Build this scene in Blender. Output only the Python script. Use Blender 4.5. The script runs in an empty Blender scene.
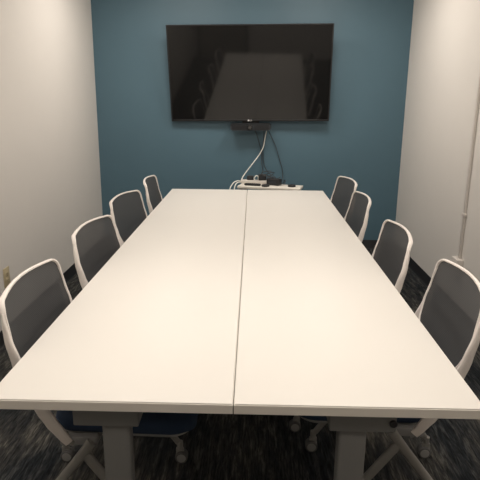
import bpy, bmesh, math, random
from mathutils import Vector, Matrix
random.seed(4)
C = bpy.context.scene
COL = C.collection
R = math.radians
PI = math.pi

# ------------------------------------------------------------------ camera
pitch, yaw, roll = 0.25534, 0.021276, 0.009615
cp, sp, cy_, sy_ = math.cos(pitch), math.sin(pitch), math.cos(yaw), math.sin(yaw)
F = Vector((-sy_*cp, cy_*cp, -sp)); Rt = Vector((cy_, sy_, 0)); U = Rt.cross(F)
R2 = math.cos(roll)*Rt + math.sin(roll)*U
U2 = -math.sin(roll)*Rt + math.cos(roll)*U
cam = bpy.data.cameras.new('camera'); co = bpy.data.objects.new('camera', cam); COL.objects.link(co)
m = Matrix((R2, U2, -F)).transposed().to_4x4(); m.translation = Vector((0.03769, -1.18525, 1.46191))
co.matrix_world = m
cam.sensor_width = 36; cam.lens = 545.77/480*36; cam.clip_start = 0.02
C.camera = co

# ------------------------------------------------------------------ world, light, exposure
w = bpy.data.worlds.new('world'); C.world = w; w.use_nodes = True
w.node_tree.nodes['Background'].inputs[0].default_value = (1, .95, .88, 1)
w.node_tree.nodes['Background'].inputs[1].default_value = 0.05
C.view_settings.view_transform = 'Standard'; C.view_settings.look = 'None'
C.view_settings.gamma = 1; C.view_settings.use_curve_mapping = False
C.view_settings.exposure = 0.0

XL, XR, YB, YF, H = -1.459, 1.470, 4.150, -2.3, 2.6
LAMPS = [(-.62, -1.2, 2.5), (.62, -1.2, 2.5), (-.66, .45, 15.5), (.66, .45, 15.5), (-.62, 3.05, 15), (.62, 3.05, 15)]
for i, (lx, ly, p) in enumerate(LAMPS):
    l = bpy.data.lights.new('ceiling_lamp_glow', 'AREA'); l.shape = 'RECTANGLE'; l.size = .54; l.size_y = .54
    l.energy = p; l.color = (1, .915, .83)
    o = bpy.data.objects.new('ceiling_lamp_glow', l); COL.objects.link(o); o.location = (lx, ly, H-.03)

# ------------------------------------------------------------------ materials
def mat(name, col, rough=.6, metal=0, spec=.5, bump=None, coat=0, vary=0, alpha=1.0):
    m = bpy.data.materials.new(name); m.use_nodes = True
    nt = m.node_tree; b = nt.nodes['Principled BSDF']
    b.inputs['Base Color'].default_value = (*col, 1); b.inputs['Roughness'].default_value = rough
    b.inputs['Metallic'].default_value = metal; b.inputs['Specular IOR Level'].default_value = spec
    b.inputs['Coat Weight'].default_value = coat
    tc = nt.nodes.new('ShaderNodeTexCoord')
    if vary:
        n = nt.nodes.new('ShaderNodeTexNoise'); n.inputs['Scale'].default_value = 6; n.inputs['Detail'].default_value = 5
        nt.links.new(tc.outputs['Object'], n.inputs['Vector'])
        r = nt.nodes.new('ShaderNodeMapRange'); r.inputs[3].default_value = 1-vary; r.inputs[4].default_value = 1+vary
        nt.links.new(n.outputs['Fac'], r.inputs[0])
        mx = nt.nodes.new('ShaderNodeVectorMath'); mx.operation = 'SCALE'; mx.inputs[0].default_value = col
        nt.links.new(r.outputs[0], mx.inputs['Scale']); nt.links.new(mx.outputs[0], b.inputs['Base Color'])
    if bump:
        n = nt.nodes.new('ShaderNodeTexNoise'); n.inputs['Scale'].default_value = bump[0]; n.inputs['Detail'].default_value = 3
        nt.links.new(tc.outputs['Object'], n.inputs['Vector'])
        bp = nt.nodes.new('ShaderNodeBump'); bp.inputs['Strength'].default_value = bump[1]; bp.inputs['Distance'].default_value = .002
        nt.links.new(n.outputs['Fac'], bp.inputs['Height']); nt.links.new(bp.outputs[0], b.inputs['Normal'])
    return m

M = {}
M['paint'] = mat('white_wall_paint', (.69, .66, .622), .85, bump=(220, .25), vary=.015)
M['teal'] = mat('teal_wall_paint', (.078, .150, .196), .5, bump=(220, .25), vary=.02)
M['ceil'] = mat('ceiling_tile', (.8, .78, .74), .95, bump=(300, .6), vary=.03)
M['grid'] = mat('ceiling_grid', (.8, .8, .78), .5)
M['cove'] = mat('black_vinyl_base', (.012, .012, .014), .5)
M['laminate'] = mat('white_laminate', (.70, .675, .635), .5, spec=.3, bump=(500, .05), vary=.008)
M['edge'] = mat('grey_edge_band', (.70, .665, .61), .5)
M['leg'] = mat('grey_powder_coat', (.16, .16, .155), .5, spec=.4)
M['plastic'] = mat('white_chair_plastic', (.76, .71, .67), .4, spec=.4)
M['chairleg'] = mat('pale_grey_leg_coat', (.24, .235, .22), .45)
M['blue'] = mat('blue_upholstery', (.016, .034, .072), .95, bump=(600, .8), vary=.06)
M['pan'] = mat('grey_seat_pan', (.26, .26, .26), .5)
M['black'] = mat('black_plastic', (.012, .012, .013), .4)
M['dark'] = mat('dark_grey_plastic', (.018, .022, .027), .6)
M['rubber'] = mat('grey_caster_rubber', (.10, .10, .10), .7)
M['hubcap'] = mat('pale_caster_cap', (.30, .30, .29), .5)
M['screen'] = mat('dark_glossy_screen', (.009, .009, .009), .06, spec=.42)
M['silver'] = mat('silver_mark', (.75, .75, .75), .35)
M['beige'] = mat('beige_outlet_plastic', (.50, .42, .27), .5)
M['slot'] = mat('dark_socket_slot', (.05, .045, .035), .8)
M['race'] = mat('white_painted_steel', (.62, .58, .54), .5)
M['cablew'] = mat('white_cable', (.75, .75, .70), .5)
M['cabled'] = mat('dark_grey_cable', (.035, .04, .045), .55)
M['cart'] = mat('white_cart_laminate', (.66, .63, .57), .5, vary=.02)
M['glass'] = mat('lens_glass', (.01, .01, .012), .05, spec=.8)
M['metal'] = mat('dark_mount_steel', (.06, .06, .06), .4, metal=.6)
M['doorwood'] = mat('door_paint', (.33, .30, .26), .5)

def mesh_mat():
    m = bpy.data.materials.new('charcoal_mesh_fabric'); m.use_nodes = True
    nt = m.node_tree; b = nt.nodes['Principled BSDF']; out = nt.nodes['Material Output']
    b.inputs['Roughness'].default_value = .75; b.inputs['Specular IOR Level'].default_value = .3
    tc = nt.nodes.new('ShaderNodeTexCoord')
    wv = nt.nodes.new('ShaderNodeTexWave'); wv.wave_type = 'BANDS'; wv.bands_direction = 'Z'
    wv.inputs['Scale'].default_value = 60; wv.inputs['Distortion'].default_value = .3
    nt.links.new(tc.outputs['Object'], wv.inputs['Vector'])
    cr = nt.nodes.new('ShaderNodeValToRGB')
    cr.color_ramp.elements[0].color = (.040, .041, .043, 1); cr.color_ramp.elements[1].color = (.062, .063, .066, 1)
    nt.links.new(wv.outputs['Fac'], cr.inputs[0]); nt.links.new(cr.outputs[0], b.inputs['Base Color'])
    tr = nt.nodes.new('ShaderNodeBsdfTransparent')
    mx = nt.nodes.new('ShaderNodeMixShader'); mx.inputs[0].default_value = .88
    nt.links.new(tr.outputs[0], mx.inputs[1]); nt.links.new(b.outputs[0], mx.inputs[2]); nt.links.new(mx.outputs[0], out.inputs[0])
    return m
M['mesh'] = mesh_mat()

def carpet_mat():
    m = bpy.data.materials.new('charcoal_streaked_carpet'); m.use_nodes = True
    nt = m.node_tree; N = nt.nodes; L = nt.links; b = N['Principled BSDF']
    b.inputs['Roughness'].default_value = 1; b.inputs['Specular IOR Level'].default_value = .1
    tc = N.new('ShaderNodeTexCoord')
    def noise(sc, detail, rough=.6, dist=0):
        mp = N.new('ShaderNodeMapping'); mp.inputs['Scale'].default_value = sc; L.new(tc.outputs['Object'], mp.inputs[0])
        n = N.new('ShaderNodeTexNoise'); n.inputs['Scale'].default_value = 1; n.inputs['Detail'].default_value = detail
        n.inputs['Roughness'].default_value = rough; n.inputs['Distortion'].default_value = dist
        L.new(mp.outputs[0], n.inputs['Vector']); return n
    fine = noise((130, 14, 20), 3, .7, .4)
    mid = noise((36, 5.5, 10), 4, .65, .6)
    big = noise((3.2, 1.6, 1), 3, .5, .5)
    def ramp(n, stops):
        r = N.new('ShaderNodeValToRGB'); e = r.color_ramp.elements
        e[0].position, e[0].color = stops[0][0], (*stops[0][1], 1); e[1].position, e[1].color = stops[-1][0], (*stops[-1][1], 1)
        for p, c in stops[1:-1]:
            x = e.new(p); x.color = (*c, 1)
        L.new(n.outputs['Fac'], r.inputs[0]); return r
    rm = ramp(mid, [(.36, (.022, .024, .028)), (.52, (.042, .043, .044)), (.66, (.105, .102, .096))])
    rf = ramp(fine, [(.32, (.35, .35, .35)), (.68, (1.5, 1.5, 1.5))])
    rb = ramp(big, [(.38, (.55, .6, .65)), (.60, (1.3, 1.25, 1.15))])
    def mul(a, c):
        x = N.new('ShaderNodeMix'); x.data_type = 'RGBA'; x.blend_type = 'MULTIPLY'; x.inputs[0].default_value = 1
        x.clamp_result = False
        L.new(a, x.inputs[6]); L.new(c, x.inputs[7]); return x.outputs[2]
    c = mul(mul(rm.outputs[0], rf.outputs[0]), rb.outputs[0])
    L.new(c, b.inputs['Base Color'])
    bp = N.new('ShaderNodeBump'); bp.inputs['Strength'].default_value = .5; bp.inputs['Distance'].default_value = .004
    L.new(fine.outputs['Fac'], bp.inputs['Height']); L.new(bp.outputs[0], b.inputs['Normal'])
    return m
M['carpet'] = carpet_mat()

def emit(name, col, s):
    m = bpy.data.materials.new(name); m.use_nodes = True
    b = m.node_tree.nodes['Principled BSDF']; b.inputs['Base Color'].default_value = (.9, .9, .9, 1)
    b.inputs['Emission Color'].default_value = (*col, 1); b.inputs['Emission Strength'].default_value = s
    return m
M['diffuser'] = emit('lit_diffuser', (1, .92, .82), 4)

# ------------------------------------------------------------------ helpers
def obj(name, bm, m, parent=None, smooth=True, angle=35):
    me = bpy.data.meshes.new(name)
    bmesh.ops.recalc_face_normals(bm, faces=bm.faces)
    bm.to_mesh(me); bm.free()
    me.materials.append(M[m])
    if smooth:
        me.polygons.foreach_set('use_smooth', [True]*len(me.polygons))
        me.set_sharp_from_angle(angle=R(angle))
    o = bpy.data.objects.new(name, me); COL.objects.link(o)
    if parent: o.parent = parent
    return o
def tag(o, label, cat, group=None):
    o['label'] = label; o['category'] = cat
    if group: o['group'] = group
    return o
def thing(name, label, cat, loc=(0, 0, 0), rot=(0, 0, 0), group=None):
    o = bpy.data.objects.new(name, None); COL.objects.link(o); o.location = loc; o.rotation_euler = rot
    o.empty_display_size = .1
    return tag(o, label, cat, group)
def struct(name, bm, m, parent=None, **k):
    o = obj(name, bm, m, parent, **k)
    if parent is None: o['kind'] = 'structure'
    return o
def NB(): return bmesh.new()
def box(bm, lo, hi, bev=0, seg=2, mtx=None):
    lo = Vector(lo); hi = Vector(hi)
    r = bmesh.ops.create_cube(bm, size=1)
    vs = r['verts']
    for v in vs: v.co = Vector([lo[i] + (v.co[i]+.5)*(hi[i]-lo[i]) for i in range(3)])
    if bev:
        es = list({e for v in vs for e in v.link_edges})
        rr = bmesh.ops.bevel(bm, geom=es, offset=bev, segments=seg, profile=.5, affect='EDGES')
        vs = list({v for f in rr['faces'] for v in f.verts} | {v for v in vs if v.is_valid})
    if mtx:
        for v in vs: v.co = mtx @ v.co
    return bm
def cyl(bm, p0, p1, r0, r1=None, seg=20, bev=0):
    if r1 is None: r1 = r0
    p0 = Vector(p0); p1 = Vector(p1); d = p1-p0
    q = d.to_track_quat('Z', 'Y').to_matrix()
    prof = [(0, 0)] if True else []
    rings = []
    if bev: st = [(0, r0-bev), (bev, r0), (d.length-bev, r1), (d.length, r1-bev)]
    else: st = [(0, r0), (d.length, r1)]
    for z, r in st:
        rings.append([bm.verts.new(p0 + q @ Vector((r*math.cos(2*PI*i/seg), r*math.sin(2*PI*i/seg), z))) for i in range(seg)])
    for a, b_ in zip(rings, rings[1:]):
        for i in range(seg): bm.faces.new((a[i], a[(i+1) % seg], b_[(i+1) % seg], b_[i]))
    bm.faces.new(rings[0][::-1]); bm.faces.new(rings[-1])
    return bm
def sweep(bm, pts, rad, side=None, closed=False, seg=12, power=2):
    """pts along a path; rad = list of (a along side, b across); side = list of vectors"""
    n = len(pts); pts = [Vector(p) for p in pts]; rings = []
    prev = None
    for i in range(n):
        a = pts[(i-1) % n] if (closed or i > 0) else pts[i]
        c = pts[(i+1) % n] if (closed or i < n-1) else pts[i]
        t = (c-a).normalized()
        s = Vector(side[i]) if side else (prev if prev is not None else (Vector((0, 0, 1)) if abs(t.z) < .9 else Vector((1, 0, 0))))
        s = (s - t*s.dot(t)).normalized(); prev = s
        q = t.cross(s)
        ra, rb = rad[i] if isinstance(rad, list) else rad
        ring = []
        for k in range(seg):
            an = 2*PI*k/seg; cc, ss = math.cos(an), math.sin(an)
            cc = math.copysign(abs(cc)**(2/power), cc); ss = math.copysign(abs(ss)**(2/power), ss)
            ring.append(bm.verts.new(pts[i] + s*ra*cc + q*rb*ss))
        rings.append(ring)
    rng = range(n) if closed else range(n-1)
    for i in rng:
        A, B = rings[i], rings[(i+1) % n]
        for k in range(seg): bm.faces.new((A[k], A[(k+1) % seg], B[(k+1) % seg], B[k]))
    if not closed:
        bm.faces.new(rings[0][::-1]); bm.faces.new(rings[-1])
    return bm
def spline(pts, n=8):
    P = [Vector(p) for p in pts]; P = [2*P[0]-P[1]] + P + [2*P[-1]-P[-2]]; out = []
    for i in range(1, len(P)-2):
        for k in range(n):
            t = k/n; a, b_, c, d = P[i-1:i+3]
            out.append(.5*((2*b_) + (c-a)*t + (2*a-5*b_+4*c-d)*t*t + (-a+3*b_-3*c+d)*t**3))
    out.append(P[-2]); return out
def interp(tab, x):
    if x <= tab[0][0]: return tab[0][1]
    for (a, fa), (b_, fb) in zip(tab, tab[1:]):
        if x <= b_:
            t = (x-a)/(b_-a); t = t*t*(3-2*t)*.35 + t*.65
            return fa + (fb-fa)*t
    return tab[-1][1]
def rrect(hw, hd, r, n=6):
    pts = []
    for cx, cy, a0 in ((hw-r, hd-r, 0), (-hw+r, hd-r, 90), (-hw+r, -hd+r, 180), (hw-r, -hd+r, 270)):
        for k in range(n+1):
            a = R(a0 + 90*k/n); pts.append((cx + r*math.cos(a), cy + r*math.sin(a)))
    return pts
def slab(bm, outline, zs, center=(0, 0)):
    """outline scaled per level: zs = [(z, inset)]"""
    rings = []
    cx, cy = center
    for z, ins in zs:
        ring = []
        for x, y in outline:
            d = math.hypot(x-cx, y-cy); k = (d-ins)/d if d > 0 else 1
            ring.append(bm.verts.new((cx+(x-cx)*k, cy+(y-cy)*k, z)))
        rings.append(ring)
    n = len(outline)
    for A, B in zip(rings, rings[1:]):
        for i in range(n): bm.faces.new((A[i], A[(i+1) % n], B[(i+1) % n], B[i]))
    bm.faces.new(rings[0][::-1]); bm.faces.new(rings[-1])
    return bm
def disc(bm, c, r, h, bev=.002, seg=24, axis=(0, 0, 1)):
    c = Vector(c); return cyl(bm, c, c+Vector(axis)*h, r, r, seg, bev)

# ------------------------------------------------------------------ room
T = .12
struct('floor', box(NB(), (XL-T, YF-T, -.1), (XR+T, YB+T, 0)), 'carpet')
struct('wall_left', box(NB(), (XL-T, YF-T, 0), (XL, YB+T, H)), 'paint')
struct('wall_right', box(NB(), (XR, YF-T, 0), (XR+T, YB+T, H)), 'paint')
struct('wall_back', box(NB(), (XL, YB, 0), (XR, YB+T, H)), 'teal')
struct('wall_front', box(NB(), (XL, YF-T, 0), (XR, YF, H)), 'paint')
struct('ceiling', box(NB(), (XL-T, YF-T, H), (XR+T, YB+T, H+.1)), 'ceil')
bm = NB()
for k in range(-2, 3):
    if XL < k*.61+.305 < XR: box(bm, (k*.61+.293, YF, H-.006), (k*.61+.317, YB, H-.0005))
for k in range(-2, 4):
    box(bm, (XL, k*1.22+.25+.61-.012, H-.007), (XR, k*1.22+.25+.61+.012, H-.0015))
struct('trim_ceiling_grid', bm, 'grid')
def cove(name, a, b_, nrm):
    # black cove base: thin vertical strip with a curved toe
    a = Vector(a); b_ = Vector(b_); nrm = Vector(nrm); bm = NB()
    prof = [(0.0005, .0), (.014, 0), (.014, .002), (.008, .006), (.0045, .014), (.004, .086), (.002, .090), (.0005, .090)]
    A = [bm.verts.new(a + nrm*x + Vector((0, 0, z))) for x, z in prof]
    B = [bm.verts.new(b_ + nrm*x + Vector((0, 0, z))) for x, z in prof]
    n = len(prof)
    for i in range(n): bm.faces.new((A[i], A[(i+1) % n], B[(i+1) % n], B[i]))
    bm.faces.new(A[::-1]); bm.faces.new(B)
    struct(name, bm, 'cove')
cove('baseboard_left', (XL, YF, 0), (XL, YB, 0), (1, 0, 0))
cove('baseboard_right', (XR, YF, 0), (XR, YB, 0), (-1, 0, 0))
cove('baseboard_back', (XL+.015, YB, 0), (XR-.015, YB, 0), (0, -1, 0))
# door behind the camera
d = struct('door_1', box(NB(), (-1.35, YF, 0), (-.45, YF+.03, 2.1), .003), 'doorwood')
obj('door_frame', box(box(box(NB(), (-1.42, YF, 0), (-1.352, YF+.04, 2.17), .003), (-.448, YF, 0), (-.38, YF+.04, 2.17), .003), (-1.42, YF, 2.102), (-.38, YF+.04, 2.17), .003), 'metal', d)
obj('door_handle', sweep(NB(), spline([(-.53, YF+.03, 1.0), (-.53, YF+.08, 1.0), (-.56, YF+.09, 1.0), (-.65, YF+.09, 1.0)]), (.009, .009)), 'silver', d)

# ceiling luminaires
for i, (lx, ly, p) in enumerate(LAMPS):
    t = thing('ceiling_light', 'square recessed ceiling light panel, %s %s' % (('behind the camera', 'over the near half of the table', 'closest to the television')[i//2], ('on the left', 'on the right')[i % 2]),
              'ceiling light', (lx, ly, H), group='ceiling light panels')
    bm = NB()
    for a in (((-.305, -.305, -.022), (-.275, .305, -.001)), ((.275, -.305, -.022), (.305, .305, -.001)), ((-.275, -.305, -.022), (.275, -.275, -.001)), ((-.275, .275, -.022), (.275, .305, -.001))): box(bm, *a)
    obj('frame', bm, 'grid', t)
    obj('diffuser', box(NB(), (-.275, -.275, -.012), (.275, .275, -.006)), 'diffuser', t)

# ------------------------------------------------------------------ tables
TZ = .74; TH = .0277; TL = 3.196; HW = .608
def make_table(label, sgn):
    t = thing('conference_table', label, 'table', (sgn*(HW/2+.0027), TL/2, 0), group='conference tables pushed together')
    hx, hy = HW/2, TL/2
    obj('tabletop', box(NB(), (-hx, -hy, TZ-TH+.001), (hx, hy, TZ), .0025, 2), 'laminate', t)
    e = .0016; bm = NB()
    za, zb = TZ-TH, TZ-.0035
    box(bm, (-hx-e, -hy-e, za), (hx+e, -hy+.001, zb), .0006, 1); box(bm, (-hx-e, hy-.001, za), (hx+e, hy+e, zb), .0006, 1)
    box(bm, (-hx-e, -hy, za), (-hx+.001, hy, zb)); box(bm, (hx-.001, -hy, za), (hx+e, hy, zb))
    o = obj('edge_band', bm, 'edge', t); o['label'] = 'grey edge band around the tabletop'
    zu = TZ-TH
    for yy, s in ((-hy+.075, 1), (0, 1), (hy-.075, -1)):
        l = obj('leg', box(NB(), (-.036, yy-.025, .05), (.036, yy+.025, zu-.03), .010, 3), 'leg', t)
        obj('foot', box(NB(), (-.25, yy-.03, .022), (.25, yy+.03, .054), .012, 3), 'leg', l)
        obj('mounting_plate', box(NB(), (-.084+sgn*.02, yy-.04, zu-.067), (.084+sgn*.02, yy+.04, zu+.002), .004, 2), 'leg', l)
        for q in (-1, 1):
            obj('leveling_pad', cyl(NB(), (q*.22, yy, 0), (q*.22, yy, .024), .018, .016, 20, .003), 'black', l)
    obj('beam', box(NB(), (-.035, -hy+.12, zu-.04), (.035, hy-.12, zu+.001), .004, 2), 'leg', t)
    if sgn > 0:
        h = obj('tilt_release_handle', box(NB(), (.106, -hy+.03, zu-.012), (.150, -hy+.07, zu+.001), .003, 2), 'black', t)
        h['label'] = 'black release handle under the tabletop'
        obj('release_knob', cyl(NB(), (.095, -hy+.028, zu-.040), (.095, -hy+.05, zu-.040), .010, .010, 16, .002), 'black', h)
    return t
make_table('long white table, the left one of the pair pushed together', -1)
make_table('long white table, the right one of the pair pushed together', 1)

# ------------------------------------------------------------------ chairs
PROF = [(.42, -.010), (.46, -.042), (.51, -.074), (.55, -.098), (.62, -.130), (.70, -.163), (.78, -.186), (.86, -.203), (.91, -.220)]
HWT = [(.54, .238), (.66, .243), (.76, .246), (.90, .236)]
ZB, ZT = .575, .882
def S(u, z, off=0):
    x = interp(PROF, z) - .030*(1-u*u)
    return Vector((x+off, u*interp(HWT, z), z))
def outline():
    """(u,z) loop with rounded corners; returns list"""
    pts = []; hw = .22
    def corner(cu, cz, ru, rz, a0, a1, n=9):
        for k in range(n+1):
            a = R(a0+(a1-a0)*k/n); pts.append((cu+ru*math.cos(a), cz+rz*math.sin(a)))
    corner(1-.15, ZT-.038, .15, .038, 0, 90)
    for k in range(1, 8): pts.append((.85-1.7*k/8, ZT + .008*math.sin(PI*k/8)))
    corner(-1+.15, ZT-.038, .15, .038, 90, 180)
    for k in range(1, 10): pts.append((-1, ZT-.038 - (ZT-.038-ZB-.15)*k/10))
    corner(-1+.75, ZB+.15, .75, .15, 180, 270)
    for k in range(1, 8): pts.append((-.25+.5*k/8, ZB))
    corner(1-.75, ZB+.15, .75, .15, 270, 360)
    for k in range(1, 10): pts.append((1, ZB+.15 + (ZT-.038-ZB-.15)*k/10))
    return pts
def make_chair(label):
    t = thing('mesh_back_chair', label, 'chair', group='mesh back chairs around the table')
    OL = outline()
    # mesh panel
    bm = NB(); cz = (ZB+ZT)/2; rings = []; K = 8
    for r in range(K+1):
        f = .985*(1-r/K)
        if r == K: break
        rings.append([bm.verts.new(S(u*f, cz+(z-cz)*f)) for u, z in OL])
    for A, B in zip(rings, rings[1:]):
        for i in range(len(A)): bm.faces.new((A[i], A[(i+1) % len(A)], B[(i+1) % len(A)], B[i]))
    c = bm.verts.new(S(0, cz)); A = rings[-1]
    for i in range(len(A)): bm.faces.new((A[i], A[(i+1) % len(A)], c))
    obj('mesh_panel', bm, 'mesh', t)
    # frame loop: slim, a little deeper at the top corners
    P = [S(u, z) for u, z in OL]; side = []; rad = []
    for u, z in OL:
        n = Vector((1, 0, .2)); side.append(n)
        k = min(1, max(0, (z-.78)/.10)); k2 = max(0, min(1, (z-ZB)/.1))
        rad.append((.0045+.0050*k*(.3+.7*abs(u)), .0036+.0010*k))
    obj('back_frame', sweep(NB(), P, rad, side, True, 12, 2.6), 'plastic', t)
    # dark welt inside the loop
    # side blades
    for s in (-1, 1):
        bm = NB(); pts = []; rad = []; side = []
        for k in range(22):
            f = k/21; z = .855 - f*(.855-.440)
            y = s*(interp(HWT, max(z, .70)) + .003 + .002*max(0, f-.3))
            w_ = .002 + .004*min(1, f/.08) + .014*min(1, f/.6) - .005*max(0, (f-.85)/.15)
            pts.append(Vector((interp(PROF, z) + .002 - w_*.85, y, z)))
            rad.append((w_, .0075)); side.append(Vector((1, 0, .38)))
        sweep(bm, pts, rad, side, False, 14, 2.8)
        obj('back_upright', bm, 'plastic', t)
        # hub
        h = obj('seat_bracket', box(NB(), (-.068, s*.238-.012, .430), (.048, s*.238+.014, .460), .006, 2), 'pan', t)
        cyl(bm := NB(), (-.030, s*.230, .443), (-.030, s*.252, .443), .010, .010, 24, .003)
        obj('pivot_cap', bm, 'chairleg', h)
        for q in (-1, 1):
            path = spline([(.034, s*.252, .447) if q < 0 else (.004, s*.250, .412), ((-.017 if q < 0 else .040), s*.253, (.378 if q < 0 else .360)), (q*.135, s*.257, .225), (q*.230, s*.260, .088)], 5)
            n = len(path)
            l = obj('leg', sweep(NB(), path, [(.0125-.003*i/n, .017-.005*i/n) for i in range(n)], [Vector((0, 1, 0))]*n, False, 14, 2.4), 'chairleg', t)
            cx, cy = q*.236, s*.260
            fk = NB(); cyl(fk, (cx, cy, .062), (cx, cy, .095), .012, .012, 16, .002)
            box(fk, (cx-.016, cy-.006, .03), (cx+.016, cy+.006, .066), .004, 2)
            k_ = obj('caster', fk, 'chairleg', l)
            wh = NB()
            cyl(wh, (cx+.006, cy-.019, .0255), (cx+.006, cy+.019, .0255), .0255, .0255, 28, .003)
            obj('wheel', wh, 'rubber', l)
            for d_ in (-1, 1):
                obj('wheel_cap', cyl(NB(), (cx+.006, cy+d_*.0185, .0255), (cx+.006, cy+d_*.0205, .0255), .019, .018, 24), 'hubcap', l)
    # lower cross tube and seat
    for x in (-.035, .035): obj('cross_tube', cyl(NB(), (x, -.238, .430), (x, .238, .430), .010), 'chairleg', t)
    ol = [(x+.115, y) for x, y in rrect(.225, .222, .075, 8)]
    ol = [(x, y*(1 - .10*max(0, (-(x-.115))/.235))) for x, y in ol]
    o = obj('seat_pan', slab(NB(), ol, [(.435, .03), (.437, .012), (.446, .004), (.450, .004)], (.115, 0)), 'pan', t)
    bm = slab(NB(), ol, [(.449, .006), (.452, .0), (.464, -.003), (.478, .001), (.488, .012), (.492, .03), (.490, .09), (.488, .15)], (.115, 0))
    for v in bm.verts:
        fx = (v.co.x-.115)/.235
        if v.co.z > .46: v.co.z -= .028*max(0, fx-.55)**2*4
    o = obj('seat', bm, 'blue', t, angle=60); o['label'] = 'blue upholstered seat'
    return t
def copy_tree(o, parent=None):
    c = o.copy(); COL.objects.link(c)
    if parent: c.parent = parent
    for ch in list(o.children): copy_tree(ch, c)
    return c
CH = [  # x, y, rotation(deg), label
    (-.474, .505, 1, 'white framed dark mesh chair on the left of the table, nearest the camera'),
    (-.490, 1.255, -5, 'white framed mesh chair on the left side, second from the near end of the table'),
    (-.515, 2.010, -8, 'white framed mesh chair on the left side, third from the near end of the table'),
    (-.490, 2.740, 2, 'white framed mesh chair on the left side, farthest away, by the teal wall'),
    (.536, .590, 177, 'white framed dark mesh chair on the right of the table, nearest the camera'),
    (.495, 1.260, 179, 'white framed mesh chair on the right side, second from the near end of the table'),
    (.495, 2.110, 180, 'white framed mesh chair on the right side, third from the near end of the table'),
    (.525, 2.790, 186, 'white framed mesh chair on the right side, farthest away, by the teal wall'),
]
c0 = make_chair(CH[0][3])
for i, (x, y, a, lb) in enumerate(CH):
    c = c0 if i == 0 else copy_tree(c0)
    c.location = (x, y, 0); c.rotation_euler = (0, 0, R(a)); c['label'] = lb

# ------------------------------------------------------------------ television
TVH, TVW = .853, 1.482
tv = thing('television', 'large black wall-mounted television with a glossy dark screen', 'television', (.007, 4.080, 1.2465),
           (R(9.9), R(-.7), R(-1.5)))
obj('cabinet', box(box(NB(), (-TVW/2, .0, 0), (TVW/2, .028, TVH), .004, 2), (-.50, .02, .07), (.50, .050, .55), .012, 3), 'black', tv)
obj('screen', box(NB(), (-TVW/2+.011, -.0012, .017), (TVW/2-.011, .004, TVH-.011)), 'screen', tv, smooth=False)
obj('bezel', box(box(box(box(NB(), (-TVW/2, -.004, 0), (TVW/2, .003, .017), .001, 1), (-TVW/2, -.004, TVH-.011), (TVW/2, .003, TVH), .001, 1),
    (-TVW/2, -.004, .017), (-TVW/2+.011, .003, TVH-.011)), (TVW/2-.011, -.004, .017), (TVW/2, .003, TVH-.011)), 'black', tv)
def text_bm(s, size, depth=.0005):
    cu = bpy.data.curves.new('t', 'FONT'); cu.body = s; cu.size = size; cu.extrude = depth; cu.align_x = 'CENTER'; cu.align_y = 'CENTER'
    o = bpy.data.objects.new('t', cu); COL.objects.link(o)
    me = bpy.data.meshes.new_from_object(o.evaluated_get(bpy.context.evaluated_depsgraph_get()))
    bpy.data.objects.remove(o); bm = NB(); bm.from_mesh(me)
    bm.transform(Matrix.Rotation(R(90), 4, 'X')); return bm
bm = text_bm('LG', .019); bmesh.ops.translate(bm, verts=bm.verts, vec=(.010, -.0046, .0085))
disc(bm, (-.012, -.0046, .0085), .0085, .0006, 0.0001, 24, (0, -1, 0))
o = obj('logo', bm, 'silver', tv, smooth=False); o['label'] = 'small silver maker mark at the bottom of the screen'
bm = NB()   # tilting wall mount
box(bm, (-.26, .045, .20), (-.22, .062, .55)); box(bm, (.22, .045, .20), (.26, .062, .55))
obj('mount_rail', bm, 'metal', tv)
wp = obj('wall_plate', box(NB(), (-.38, YB-.012, 1.50), (.38, YB-.0005, 1.70), .002), 'metal', tv)
tv_m = Matrix.Translation(tv.location) @ tv.rotation_euler.to_matrix().to_4x4()
wp.matrix_parent_inverse = tv_m.inverted()
for x in (-.24, .24):
    for zz, zw in ((.27, 1.53), (.44, 1.67)):
        p = tv_m @ Vector((x, .055, zz))
        a_ = obj('mount_arm', cyl(NB(), p, (x, YB-.008, zw), .010), 'metal', tv); a_.matrix_parent_inverse = tv_m.inverted()

# video bar under the television
vb = thing('video_bar', 'dark conferencing bar with a round lens below the television', 'camera', (.016, 4.040, 1.196), (R(2), R(-.8), 0))
bm = NB()
ol = rrect(.192, .033, .026, 8)
slab(bm, [(x, y) for x, y in ol], [(-.028, .012), (-.033, .004), (.02, .0), (.045, 0), (.052, .008)])
for v in bm.verts: v.co = Vector((v.co.x, v.co.z*-1 + 0 if False else -v.co.z*1.0, v.co.y))
for v in bm.verts: v.co.y = -v.co.y
obj('housing', bm, 'dark', vb)
bm = NB()
for k in range(-15, 16):
    if abs(k) > 3: box(bm, (k*.011-.0025, -.0345, -.018), (k*.011+.0025, -.0325, .018))
obj('grille', bm, 'black', vb)
bm = NB(); cyl(bm, (-.006, -.03, 0), (-.006, -.052, 0), .029, .026, 32, .003)
l = obj('lens_barrel', bm, 'black', vb)
bm = NB(); cyl(bm, (-.006, -.050, 0), (-.006, -.0545, 0), .018, .016, 32, .001)
obj('lens', bm, 'glass', l)
obj('bracket', box(box(NB(), (-.06, .04, -.02), (.06, .109, .0), .003), (-.08, .099, -.035), (.08, .109, .05), .003), 'metal', vb)

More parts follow.
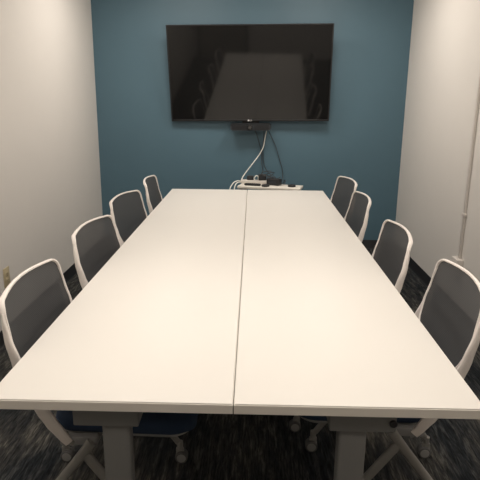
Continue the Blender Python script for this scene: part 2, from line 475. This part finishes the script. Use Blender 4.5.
# ------------------------------------------------------------------ console behind the table end
A = R(-13); DW, DD = .53, .20
ca = thing('console_cart', 'narrow white side cart standing between the table end and the teal wall', 'cart', (.193, 3.408, 0), (0, 0, A))
ZC = .742
obj('top', box(NB(), (-DW/2, -DD/2, ZC-.022), (DW/2, DD/2, ZC), .004, 2), 'cart', ca)
obj('shelf', box(NB(), (-DW/2+.03, -DD/2+.02, .22), (DW/2-.03, DD/2-.02, .238), .003, 2), 'cart', ca)
for sx in (-1, 1):
    for sy in (-1, 1):
        x, y = sx*(DW/2-.03), sy*(DD/2-.03)
        l = obj('leg', box(NB(), (x-.013, y-.013, .05), (x+.013, y+.013, ZC-.021), .002, 1), 'leg', ca)
        obj('caster', cyl(cyl(NB(), (x-.011, y, .025), (x+.011, y, .025), .025, .025, 24, .003), (x, y, .03), (x, y, .055), .008), 'rubber', l)
# power strip (white), lies along the back of the cart
ps = thing('power_strip', 'white power strip lying along the back edge of the white cart', 'power strip', (.068, 3.518, ZC), (0, 0, R(-9)))
obj('housing', box(NB(), (-.13, -.024, 0), (.13, .024, .030), .006, 3), 'race', ps)
bm = NB()
for k in range(5):
    x = -.105+k*.042; box(bm, (x-.008, -.010, .0295), (x-.005, .0, .0308)); box(bm, (x+.005, -.010, .0295), (x+.008, .0, .0308)); cyl(bm, (x, .009, .0295), (x, .009, .0308), .003, .003, 10)
obj('socket', bm, 'slot', ps)
obj('switch', box(NB(), (.108, -.012, .029), (.122, .012, .034), .002), 'black', ps)
def adapter(x, y, z, a, sx, sy, sz, label):
    t = thing('power_adapter', label, 'adapter', (x, y, z), (0, 0, R(a)), 'black adapters on the white cart')
    obj('housing', box(NB(), (-sx/2, -sy/2, 0), (sx/2, sy/2, sz), .007, 3), 'black', t)
    obj('rating_plate', box(NB(), (-sx*.3, -sy/2-.0006, sz*.3), (sx*.3, -sy/2+.001, sz*.7)), 'dark', t)
    return t
adapter(.022, 3.525, ZC+.0305, -9, .055, .04, .036, 'black plug adapter on the left part of the white power strip')
adapter(.125, 3.512, ZC+.0305, 10, .065, .045, .052, 'black plug adapter on the right part of the power strip, under hanging cables')
adapter(.225, 3.440, ZC+.001, -32, .12, .060, .055, 'larger black power brick beside the end of the power strip')
# remote, puck and microphone pod
rm = thing('remote_control', 'black remote control lying near the left end of the white cart', 'remote control', (.042, 3.405, ZC), (0, 0, R(-14)))
obj('body', slab(NB(), rrect(.070, .020, .014, 6), [(0, .004), (.003, 0), (.013, 0), (.017, .004)]), 'black', rm)
bm = NB()
for i in range(7):
    for j in (-1, 0, 1): disc(bm, (-.05+i*.016, j*.011, .0165), .0035, .0016, .0003, 10)
obj('button', bm, 'dark', rm)
for (x, y, r_, lb, a) in ((.150, 3.360, .034, 'black round microphone puck at the front edge of the white cart', 0), (.370, 3.365, .034, 'black round microphone puck at the right end of the white cart', 30)):
    t = thing('microphone_puck', lb, 'microphone', (x, y, ZC), (0, 0, R(a)), 'microphone pucks')
    bm = NB(); slab(bm, [(r_*math.cos(2*PI*k/32), r_*math.sin(2*PI*k/32)) for k in range(32)], [(0, .003), (.003, 0), (.012, .001), (.018, .008), (.0195, .016)])
    obj('body', bm, 'black', t); bm = NB(); disc(bm, (0, 0, .019), .012, .0015, .0005); obj('button', bm, 'dark', t)

def cable(pts, r_, m_, label, n=10):
    o = obj('cable', sweep(NB(), spline(pts, n), (r_, r_), None, False, 8), m_)
    return tag(o, label, 'cable', 'cables below the television')
zc = ZC
cable([(.168, 4.070, 1.165), (.160, 4.105, 1.12), (.150, 4.11, 1.06), (.138, 4.11, 1.00), (.105, 4.108, .935), (.06, 4.08, .875), (.01, 3.98, .82), (-.035, 3.75, .785), (-.050, 3.60, .775), (-.052, 3.56, zc+.024), (-.045, 3.540, zc+.016)], .0052, 'cablew',
      'thick white cable hanging from the television down to the white cart')
cable([(.056, 4.065, 1.165), (.075, 4.12, 1.12), (.10, 4.133, 1.04), (.123, 4.13, .96), (.128, 4.12, .86), (.135, 4.03, .80), (.130, 3.80, .81), (.125, 3.60, .82), (.125, 3.512, zc+.083)], .0036, 'cabled',
      'thin dark cable hanging from the round lens of the conferencing bar')
cable([(.142, 4.065, 1.165), (.144, 4.125, 1.10), (.138, 4.133, .96), (.150, 4.13, .84), (.18, 4.10, .78), (.215, 3.90, .765), (.225, 3.65, .79), (.235, 3.50, .80), (.235, 3.44, zc+.057)], .0036, 'cabled',
      'thin dark cable just behind the white one, ending at the black power brick')
cable([(.182, 4.065, 1.165), (.205, 4.13, 1.12), (.255, 4.135, 1.02), (.295, 4.135, .90), (.326, 4.135, .80), (.335, 4.11, .72), (.333, 4.0, .68), (.335, 3.80, .73), (.325, 3.55, .765), (.315, 3.47, zc+.006), (.285, 3.415, zc+.018)], .0036, 'cabled',
      'dark cable farthest to the right below the television, bowing outwards')
cable([(.090, 3.522, zc+.034), (.088, 3.505, zc+.062), (.072, 3.49, zc+.072), (.056, 3.485, zc+.052), (.060, 3.498, zc+.032)], .005, 'cablew', 'short white cable loop standing between the two plug adapters')
cable([(-.066, 3.53, zc+.018), (-.09, 3.50, zc+.024), (-.120, 3.45, zc+.015), (-.148, 3.40, .715), (-.158, 3.38, .64), (-.16, 3.38, .45), (-.155, 3.39, .02)], .0045, 'cablew',
      'white cord looping off the left end of the cart to the floor')
cable([(-.066, 3.515, zc+.010), (-.085, 3.485, zc+.012), (-.104, 3.46, zc-.004), (-.114, 3.42, .69), (-.118, 3.41, .5), (-.115, 3.42, .02)], .0045, 'cablew',
      'inner white cord dropping beside the cart, nearer the power strip')
# tangle of dark cord around the bricks
P = [(.160+.055*math.cos(k*.9)*(.7+.3*math.sin(k*.37)) + .003*k, 3.480+.024*math.sin(k*.9), zc+.086+.026*math.sin(k*.53+1)-.0005*k) for k in range(22)]
cable(P, .0036, 'cabled', 'tangled bundle of dark cord heaped on the black adapters', 5)

# ------------------------------------------------------------------ wall things
ot = thing('wall_outlet', 'beige power outlet plate low on the left wall', 'outlet', (XL, 1.958, .385))
obj('plate', box(NB(), (.0003, -.038, -.060), (.006, .038, .060), .002, 2), 'beige', ot)
for s in (-1, 1):
    sk = obj('socket', slab(NB(), rrect(.016, .0165, .012, 5), [(0, 0), (.0025, .0), (.003, .001)]), 'beige', ot)
    sk.data.transform(Matrix.Translation((.0055, 0, s*.021)) @ Matrix.Rotation(R(90), 4, 'Y'))
    bm = NB(); box(bm, (.008, -.008, s*.021-.003), (.0093, -.006, s*.021+.006)); box(bm, (.008, .006, s*.021-.003), (.0093, .008, s*.021+.006)); cyl(bm, (.008, 0, s*.021-.009), (.0093, 0, s*.021-.009), .0025, .0025, 10)
    obj('slots', bm, 'slot', sk)
rc = thing('cable_raceway', 'white vertical cable raceway running up the right wall', 'conduit', (XR, 2.425, 0))
obj('channel', box(NB(), (-.017, -.013, .415), (-.0005, .013, H-.001), .003, 2), 'race', rc)
obj('cover_clip', box(NB(), (-.021, -.024, .705), (-.0005, .024, .727), .003, 2), 'race', rc)
b_ = obj('outlet_box', box(NB(), (-.045, -.057, .30), (-.0005, .057, .415), .005, 2), 'race', rc)
bm = NB()
for s in (-1, 1):
    for dy in (-.006, .006): box(bm, (-.0462, s*.024+dy-.0012, .355), (-.0445, s*.024+dy+.0012, .365))
obj('socket', bm, 'slot', b_)
